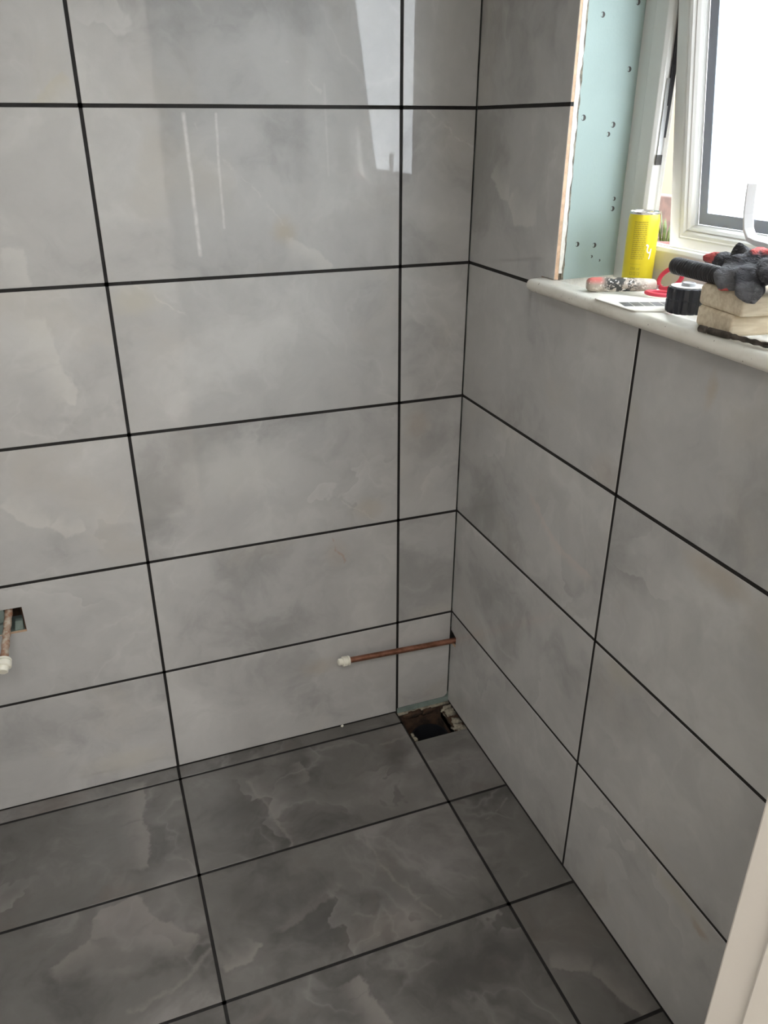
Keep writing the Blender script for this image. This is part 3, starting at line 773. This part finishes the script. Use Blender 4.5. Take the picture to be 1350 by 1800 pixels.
# white swirl mark
sw = [(.0125, .072), (.0125, .070), (.0115, .0665), (.0118, .063), (.0135, .0605), (.016, .060), (.018, .062), (.0188, .066), (.0185, .062), (.0178, .056), (.0165, .050)]
V, F = [], []
for (a, b), (c, d) in zip(sw[:-1], sw[1:]):
    dv = Vector((c - a, d - b)); nn = Vector((-dv.y, dv.x)).normalized() * .0011
    e = dv.normalized() * .0006
    u = [a - nn.x - e.x, a + nn.x - e.x, c + nn.x + e.x, c - nn.x + e.x]; v = [b - nn.y - e.y, b + nn.y - e.y, d + nn.y + e.y, d - nn.y + e.y]
    vv, ff = wrap('', u, v, faces=[(0, 1, 2, 3)], r=CR + .0003); k = len(V); V += vv; F += [tuple(i + k for i in f) for f in ff]
u = [.0105 + .0019 * math.cos(i * PI / 5) for i in range(10)]; v = [.0725 + .0019 * math.sin(i * PI / 5) for i in range(10)]
vv, ff = wrap('', u, v, faces=[tuple(range(10))], r=CR + .0003); k = len(V); V += vv; F += [tuple(i + k for i in f) for f in ff]
new_obj('swirl_mark', V, F, M_WINK, can, (cx, cy, Z))
# volume text
cu = bpy.data.curves.new('volume_text', 'FONT'); cu.body = '250 ml'; cu.size = .0058
to = bpy.data.objects.new('volume_text', cu); COL.objects.link(to)
me = bpy.data.meshes.new_from_object(to.evaluated_get(bpy.context.evaluated_depsgraph_get()))
bpy.data.objects.remove(to)
vv, ff = wrap('', [-.0135 + q.co.x for q in me.vertices], [.0315 + q.co.y for q in me.vertices], faces=[tuple(p.vertices) for p in me.polygons])
new_obj('volume_text', vv, ff, M_INK, can, (cx, cy, Z))

# paint-spattered handle
M_SPAT = bpy.data.materials.new('paint_spattered_grip'); t = NT(M_SPAT); oc = t.objc()
n1 = t.noise(oc, 60, 6, .7, .5); sx = t.add('ShaderNodeSeparateXYZ'); t.put(sx, 0, oc)
c_ = t.mix(t.rng(t.noise(oc, 45, 4, .6), .42, .6), (.62, .56, .48, 1), (.42, .36, .30, 1))
c_ = t.mix(t.math('MULTIPLY', t.rng(n1, .46, .52), t.math('MULTIPLY', t.rng(sx.outputs[0], .02, .035), t.rng(sx.outputs[0], .095, .075))), c_, (.035, .035, .032, 1))
c_ = t.mix(t.math('MULTIPLY', t.rng(t.noise(oc, 130, 3, .6), .58, .64), .8), c_, (.85, .82, .76, 1))
c_ = t.mix(t.math('MULTIPLY', t.rng(sx.outputs[0], .03, .02), t.rng(sx.outputs[2], .0, .01)), c_, (.62, .17, .15, 1))
t.base(c_); t.rough(.55); t.bump(t.noise(oc, 200, 3), .5, .001)
hd = empty('filling_knife', (.003, -.466, Z)); tag(hd, 'paint-spattered tool handle lying in front of the yellow can', 'tool')
path = [(0, 0, 0), (.003, 0, 0), (.008, 0, 0), (.03, 0, 0), (.055, 0, 0), (.085, 0, 0), (.108, 0, 0), (.114, 0, 0), (.1165, 0, 0)]
v, f = tube_vf(path, [.0085, .0115, .0135, .0142, .0138, .0130, .0118, .0108, .008], 24, .86)
hg = new_obj('grip', v, f, M_SPAT, hd, None, smooth=True); hg.location = (0, 0, .0124)
fe = boxes('ferrule', [(.1165, .128, -.006, .006, .006, .013)], M_STEEL, hd, None); fe.location = (0, 0, 0)
hd.rotation_euler = (0, 0, math.atan2(-.046, .104))

# card with a printed strip
cdz = Z + .0004
card = new_obj('card', [(x, y, z) for z in (cdz, cdz + .0016) for x, y in ((-.020, -.528), (-.0225, -.535), (-.0225, -.620), (-.0195, -.634), (-.008, -.643), (.030, -.655), (.078, -.585), (.020, -.500))],
               [tuple(range(8))[::-1], tuple(range(8, 16))] + [(i, (i + 1) % 8, 8 + (i + 1) % 8, 8 + i) for i in range(8)], mat('card_white', (.78, .76, .70), .5), None, (0, -.58, cdz))
tag(card, 'white card with a dark printed grid at the sill edge', 'card')
M_PRN = mat('print_dark', (.11, .115, .13), .5)
e1 = Vector((.079, -.0255, 0)).normalized(); e2 = Vector((-e1.y, e1.x, 0)); o0 = Vector((-.0165, -.603, cdz + .0016))
for i in range(5):
    for j in range(2):
        q = [o0 + e1 * (i * .0165 + a) + e2 * (j * .0165 + b) for a, b in ((.0006, .0006), (.0158, .0006), (.0158, .0158), (.0006, .0158))]
        q = [Vector(p) for p in q]
        new_obj('printed_box', q + [p + Vector((0, 0, .0002)) for p in q], [(3, 2, 1, 0), (4, 5, 6, 7), (0, 1, 5, 4), (1, 2, 6, 5), (2, 3, 7, 6), (3, 0, 4, 7)], M_PRN, card, q[0])

# tape measure
tm = empty('tape_measure', (.051, -.6615, Z)); tag(tm, 'round black ribbed tape measure with pale top beside the card', 'tape measure')
TP = (.051, -.6615, Z)
M_TB = mat('black_rubber', (.016, .018, .026), .5, var=.3, vscale=20)
lathe('case', [(.027, 0), (.0292, .002), (.0298, .006), (.0298, .018), (.0290, .019), (.0290, .0205), (.0298, .0215), (.0298, .034), (.0285, .037), (.0255, .0385)], M_TB, tm, TP, n=60, ribs=4, ribd=.07)
lathe('label_disc', [(.0252, .0382), (.0252, .0394), (.022, .040), (.0215, .0394), (.012, .0394)], mat('pale_disc', (.75, .75, .74), .4), tm, TP, n=40)
lathe('button', [(.0105, .0394), (.0105, .0425), (.0095, .044), (.0075, .0440), (.007, .043)], mat('grey_button', (.55, .56, .58), .4), tm, TP, n=32)

# scissors with red loops
sc = empty('scissors', (.118, -.505, Z)); tag(sc, 'scissors with red loop handle behind the tape measure', 'scissors')
M_RED = mat('red_plastic', (.72, .06, .10), .4)
def loop(name, c, a, b, ux, uy, r):
    ux, uy, c = Vector(ux).normalized(), Vector(uy).normalized(), Vector(c); nn = 28; V, F = [], []
    nz = ux.cross(uy)
    for i in range(nn):
        th = 2 * PI * i / nn; d = ux * math.cos(th) * a + uy * math.sin(th) * b; dn = d.normalized()
        for j in range(10):
            ph = 2 * PI * j / 10; V.append(tuple(c + d + dn * (r * math.cos(ph)) + nz * (r * .8 * math.sin(ph))))
    for i in range(nn):
        for j in range(10):
            F.append((i * 10 + j, ((i + 1) % nn) * 10 + j, ((i + 1) % nn) * 10 + (j + 1) % 10, i * 10 + (j + 1) % 10))
    return new_obj(name, V, F, M_RED, sc, tuple(c), smooth=True)
L1 = Vector((.120, -.535, Z + .026))
loop('handle', L1, .024, .0155, (.25, -.8, .42), (.1, .35, .8), .0042)
loop('handle', (.092, -.548, Z + .0052), .022, .014, (.5, -.85, 0), (.85, .5, 0), .0042)
for d in (0, 1):
    a = Vector((.113, -.513, Z + .012 - .007 * d)); b = Vector((.146 - .075 * d, -.490 + .012 * d, Z + .0025))
    v, f = tube_vf([a, a.lerp(b, .3), a.lerp(b, .8), b], [.005, .0055, .004, .001], 8, .3)
    o = new_obj('blade', v, f, M_STEEL, sc, tuple(a), smooth=True)

# two wooden blocks
M_PINE = bpy.data.materials.new('pale_pine'); t = NT(M_PINE); oc = t.objc()
gn = t.noise(t.vec('MULTIPLY', oc, (14, 90, 90)), 1.6, 4, .6)
c_ = t.mix(t.rng(gn, .35, .65), (.74, .65, .50, 1), (.60, .50, .36, 1))
c_ = t.mix(t.math('MULTIPLY', t.rng(t.noise(oc, 22, 3), .55, .7), .5), c_, (.30, .24, .18, 1)); t.base(c_); t.rough(.7)
BH = .0295
def block(name, cx_, cy_, z0, lx, ly, rot, lab):
    c = Matrix.Translation((cx_, cy_, z0)) @ Matrix.Rotation(rot, 4, 'Z'); pts = []
    x0, x1, y0, y1 = -lx / 2, lx / 2, -ly / 2, ly / 2; k = .012
    pts = [(x0 + k * .2, y0), (x1 - k, y0), (x1, y0 + k), (x1, y1 - k), (x1 - k, y1), (x0 + k, y1), (x0, y1 - k), (x0, y0 + k * .2)]
    n = 8; V, F = [], []
    for z, s in ((.0, .95), (.004, 1.0), (BH - .004, 1.0), (BH - .0002, .95)):
        V += [(p[0] * s if abs(s - 1) < 1e-6 else p[0] - math.copysign(.0035, p[0]), p[1] if abs(s - 1) < 1e-6 else p[1] - math.copysign(.0035, p[1]), z) for p in pts]
    for r in range(3):
        for i in range(n):
            j = (i + 1) % n; F.append((r * n + i, r * n + j, (r + 1) * n + j, (r + 1) * n + i))
    F += [tuple(reversed(range(n))), tuple(range(3 * n, 4 * n))]
    o = new_obj(name, V, F, M_PINE); o.matrix_world = c; add_bevel(o, .004, 3); tag(o, lab, 'block'); return o
block('wooden_block', .0600, -.7820, Z + .0002, .118, .092, -.14, 'pale wooden block resting on the sill, lower of two')
block('wooden_block', .0600, -.7900, Z + BH + .0004, .122, .106, -.12, 'pale wooden block stacked under the gloves, upper of two')
ZB = Z + 2 * BH

# black ribbed handle under the gloves
bh = empty('black_handle', (.015, -.655, ZB + .0125)); tag(bh, 'black ribbed tool handle poking out from under the gloves', 'tool')
A = Vector((.0165, -.664, ZB + .0124)); B = Vector((.014, -.785, ZB + .0124))
pr = []; L = (B - A).length
pr = [(.0085, 0), (.0112, .0015), (.0122, .004)]
k = .008
while k < .105:
    pr += [(.0124, k), (.0124, k + .0028), (.0114, k + .0034), (.0114, k + .0046)]; k += .0052
pr += [(.0120, .112), (.0120, L - .002), (.010, L)]
lathe('grip', pr, mat('black_grip', (.018, .017, .020), .45), bh, tuple(A), tuple((B - A).normalized()), 26)

# dark rod at the front edge
rd = empty('drill_bit', (-.016, -.775, Z)); tag(rd, 'dark metal drill bit lying at the sill front below the blocks', 'drill bit')
M_DK = mat('dark_steel', (.045, .038, .032), .5, .5, color2=(.12, .1, .085), vscale=60)
A = Vector((-.0185, -.776, Z + .0052)); B = Vector((.0045, -.940, Z + .0052)); ax = (B - A).normalized(); L = (B - A).length
lathe('shank', [(.0035, 0), (.0048, .0012), (.0048, .012), (.0034, .0135), (.0034, .016), (.0046, .017), (.0046, .05), (.0040, .053)], M_DK, rd, tuple(A), tuple(ax), 12)
V, F = [], []
n = 10; m = 40
for k in range(m + 1):
    c = A + ax * (.052 + (L - .052) * k / m); u = ax.cross(Vector((0, 0, 1))).normalized(); w = u.cross(ax)
    for i in range(n):
        a = 2 * PI * i / n; r = .0040 * (1 - .35 * abs(math.sin(a + k * .55)) ** 2)
        V.append(tuple(c + u * r * math.cos(a) + w * r * math.sin(a)))
for k in range(m):
    for i in range(n):
        j = (i + 1) % n; F.append((k * n + i, k * n + j, (k + 1) * n + j, (k + 1) * n + i))
F += [tuple(reversed(range(n))), tuple(range(m * n, (m + 1) * n))]
new_obj('flute', V, F, M_DK, rd, tuple(A), smooth=True)

# white bent strip
bs = [(.095, -.706, 1.416), (.095, -.7065, 1.400), (.095, -.709, 1.375), (.095, -.714, 1.356), (.095, -.722, 1.3455), (.096, -.735, 1.3405), (.097, -.755, 1.3385), (.098, -.79, 1.334), (.100, -.84, 1.310), (.100, -.875, 1.270), (.100, -.890, 1.2345)]
V, F = [], []
P = [Vector(p) for p in bs]
for k, p in enumerate(P):
    d = (P[min(k + 1, len(P) - 1)] - P[max(k - 1, 0)]).normalized()
    s = Vector((.79, -.61, 0)); s = (s - d * s.dot(d)).normalized(); w = d.cross(s).normalized()
    for a, b in ((-1, -1), (1, -1), (1, 1), (-1, 1)): V.append(tuple(p + s * (.0068 * a) + w * (.0042 * b)))
for k in range(len(P) - 1):
    for i in range(4):
        j = (i + 1) % 4; F.append((k * 4 + i, k * 4 + j, k * 4 + 4 + j, k * 4 + 4 + i))
F += [(3, 2, 1, 0), tuple((len(P) - 1) * 4 + i for i in range(4))]
o = new_obj('plastic_strip', V, F, mat('white_strip', (.74, .74, .75), .4), None, bs[-1]); add_bevel(o, .0012)
tag(o, 'bent white plastic strip curving up behind the gloves', 'strip')

# glove
def glove_mat():
    m = bpy.data.materials.new('glove_knit'); t = NT(m); p = t.pos()
    n = t.noise(p, 30, 4, .6)
    c = t.mix(t.rng(n, .4, .65), (.045, .046, .055, 1), (.12, .12, .13, 1))
    ps = t.vec('ADD', p, t.vec('SCALE', t.vec('SUBTRACT', t.noise(p, 45, 3, color=True), (.5, .5, .5)), scale=.02))
    def spots(lst):
        mk = None
        for cc, rr_ in lst:
            r = t.vec('MULTIPLY', t.vec('SUBTRACT', ps, cc), tuple(1 / x for x in rr_))
            k = t.rng(t.vec('LENGTH', r), .75, 1.0, 1.0, 0.0); mk = k if mk is None else t.math('MAXIMUM', mk, k)
        return mk
    c = t.mix(t.math('MULTIPLY', spots([((-.004, -.800, T + .012), (.022, .030, .026)), ((-.012, -.845, T), (.02, .022, .022))]), .8), c, (.17, .175, .19, 1))
    c = t.mix(spots([((.056, -.690, T + .030), (.014, .020, .013)), ((.035, -.805, T + .058), (.028, .026, .013)), ((.05, -.865, T + .062), (.03, .036, .013)), ((-.013, -.802, T + .000), (.008, .008, .008))]), c, (.62, .11, .10, 1))
    t.base(c); t.rough(.8); t.bump(t.math('ADD', t.noise(t.vec('MULTIPLY', p, (1, .6, 1.6)), 70, 4, .6, 1.5), t.math('MULTIPLY', t.noise(p, 500, 2), .08)), 1.0, .012)
    return m
T = ZB
gparts = [([(.055, -.735, T + .022), (.05, -.765, T + .030), (.045, -.80, T + .034), (.05, -.85, T + .030), (.06, -.92, T + .028)], [.012, .022, .028, .030, .028], .62),
          ([(.058, -.745, T + .024), (.060, -.712, T + .026), (.056, -.684, T + .022)], [.013, .0115, .0085], .9),
          ([(.075, -.76, T + .028), (.090, -.745, T + .024), (.105, -.735, T + .018)], [.012, .0105, .008], .9),
          ([(.048, -.765, T + .034), (.036, -.768, T + .046), (.028, -.774, T + .056)], [.016, .013, .003], .5),
          ([(.04, -.80, T + .044), (.045, -.84, T + .054), (.055, -.90, T + .056)], [.011, .013, .013], .55),
          ([(.030, -.785, T + .038), (.012, -.792, T + .034), (-.006, -.802, T + .018), (-.014, -.808, T + .003)], [.012, .019, .020, .010], .38),
          ([(.028, -.805, T + .036), (.004, -.826, T + .026), (-.010, -.845, T + .008), (-.014, -.853, T - .008)], [.014, .020, .019, .008], .42),
          ([(.048, -.742, T + .007), (.040, -.77, T + .010), (.035, -.82, T + .012)], [.010, .014, .014], .5),
          ([(.030, -.83, T + .036), (.012, -.865, T + .030), (.006, -.91, T + .020)], [.018, .022, .020], .7)]
V, F = [], []
for path, rad, fl in gparts:
    v, f = tube_vf(path, rad, 14, fl, len(V)); V += v; F += f
gv = new_obj('work_glove', V, F, glove_mat(), None, (.04, -.80, T), smooth=True)
m = gv.modifiers.new('remesh', 'REMESH'); m.mode = 'VOXEL'; m.voxel_size = .0016; m.use_smooth_shade = True
m = gv.modifiers.new('smooth', 'SMOOTH'); m.iterations = 6; m.factor = .5
tx = bpy.data.textures.new('folds', 'CLOUDS'); tx.noise_scale = .026; tx.noise_depth = 1
m = gv.modifiers.new('folds', 'DISPLACE'); m.texture = tx; m.strength = .013; m.mid_level = .5; m.texture_coords = 'LOCAL'
m = gv.modifiers.new('creases', 'DECIMATE'); m.ratio = .045
tag(gv, 'crumpled dark grey and red work glove piled on the wooden blocks', 'glove')
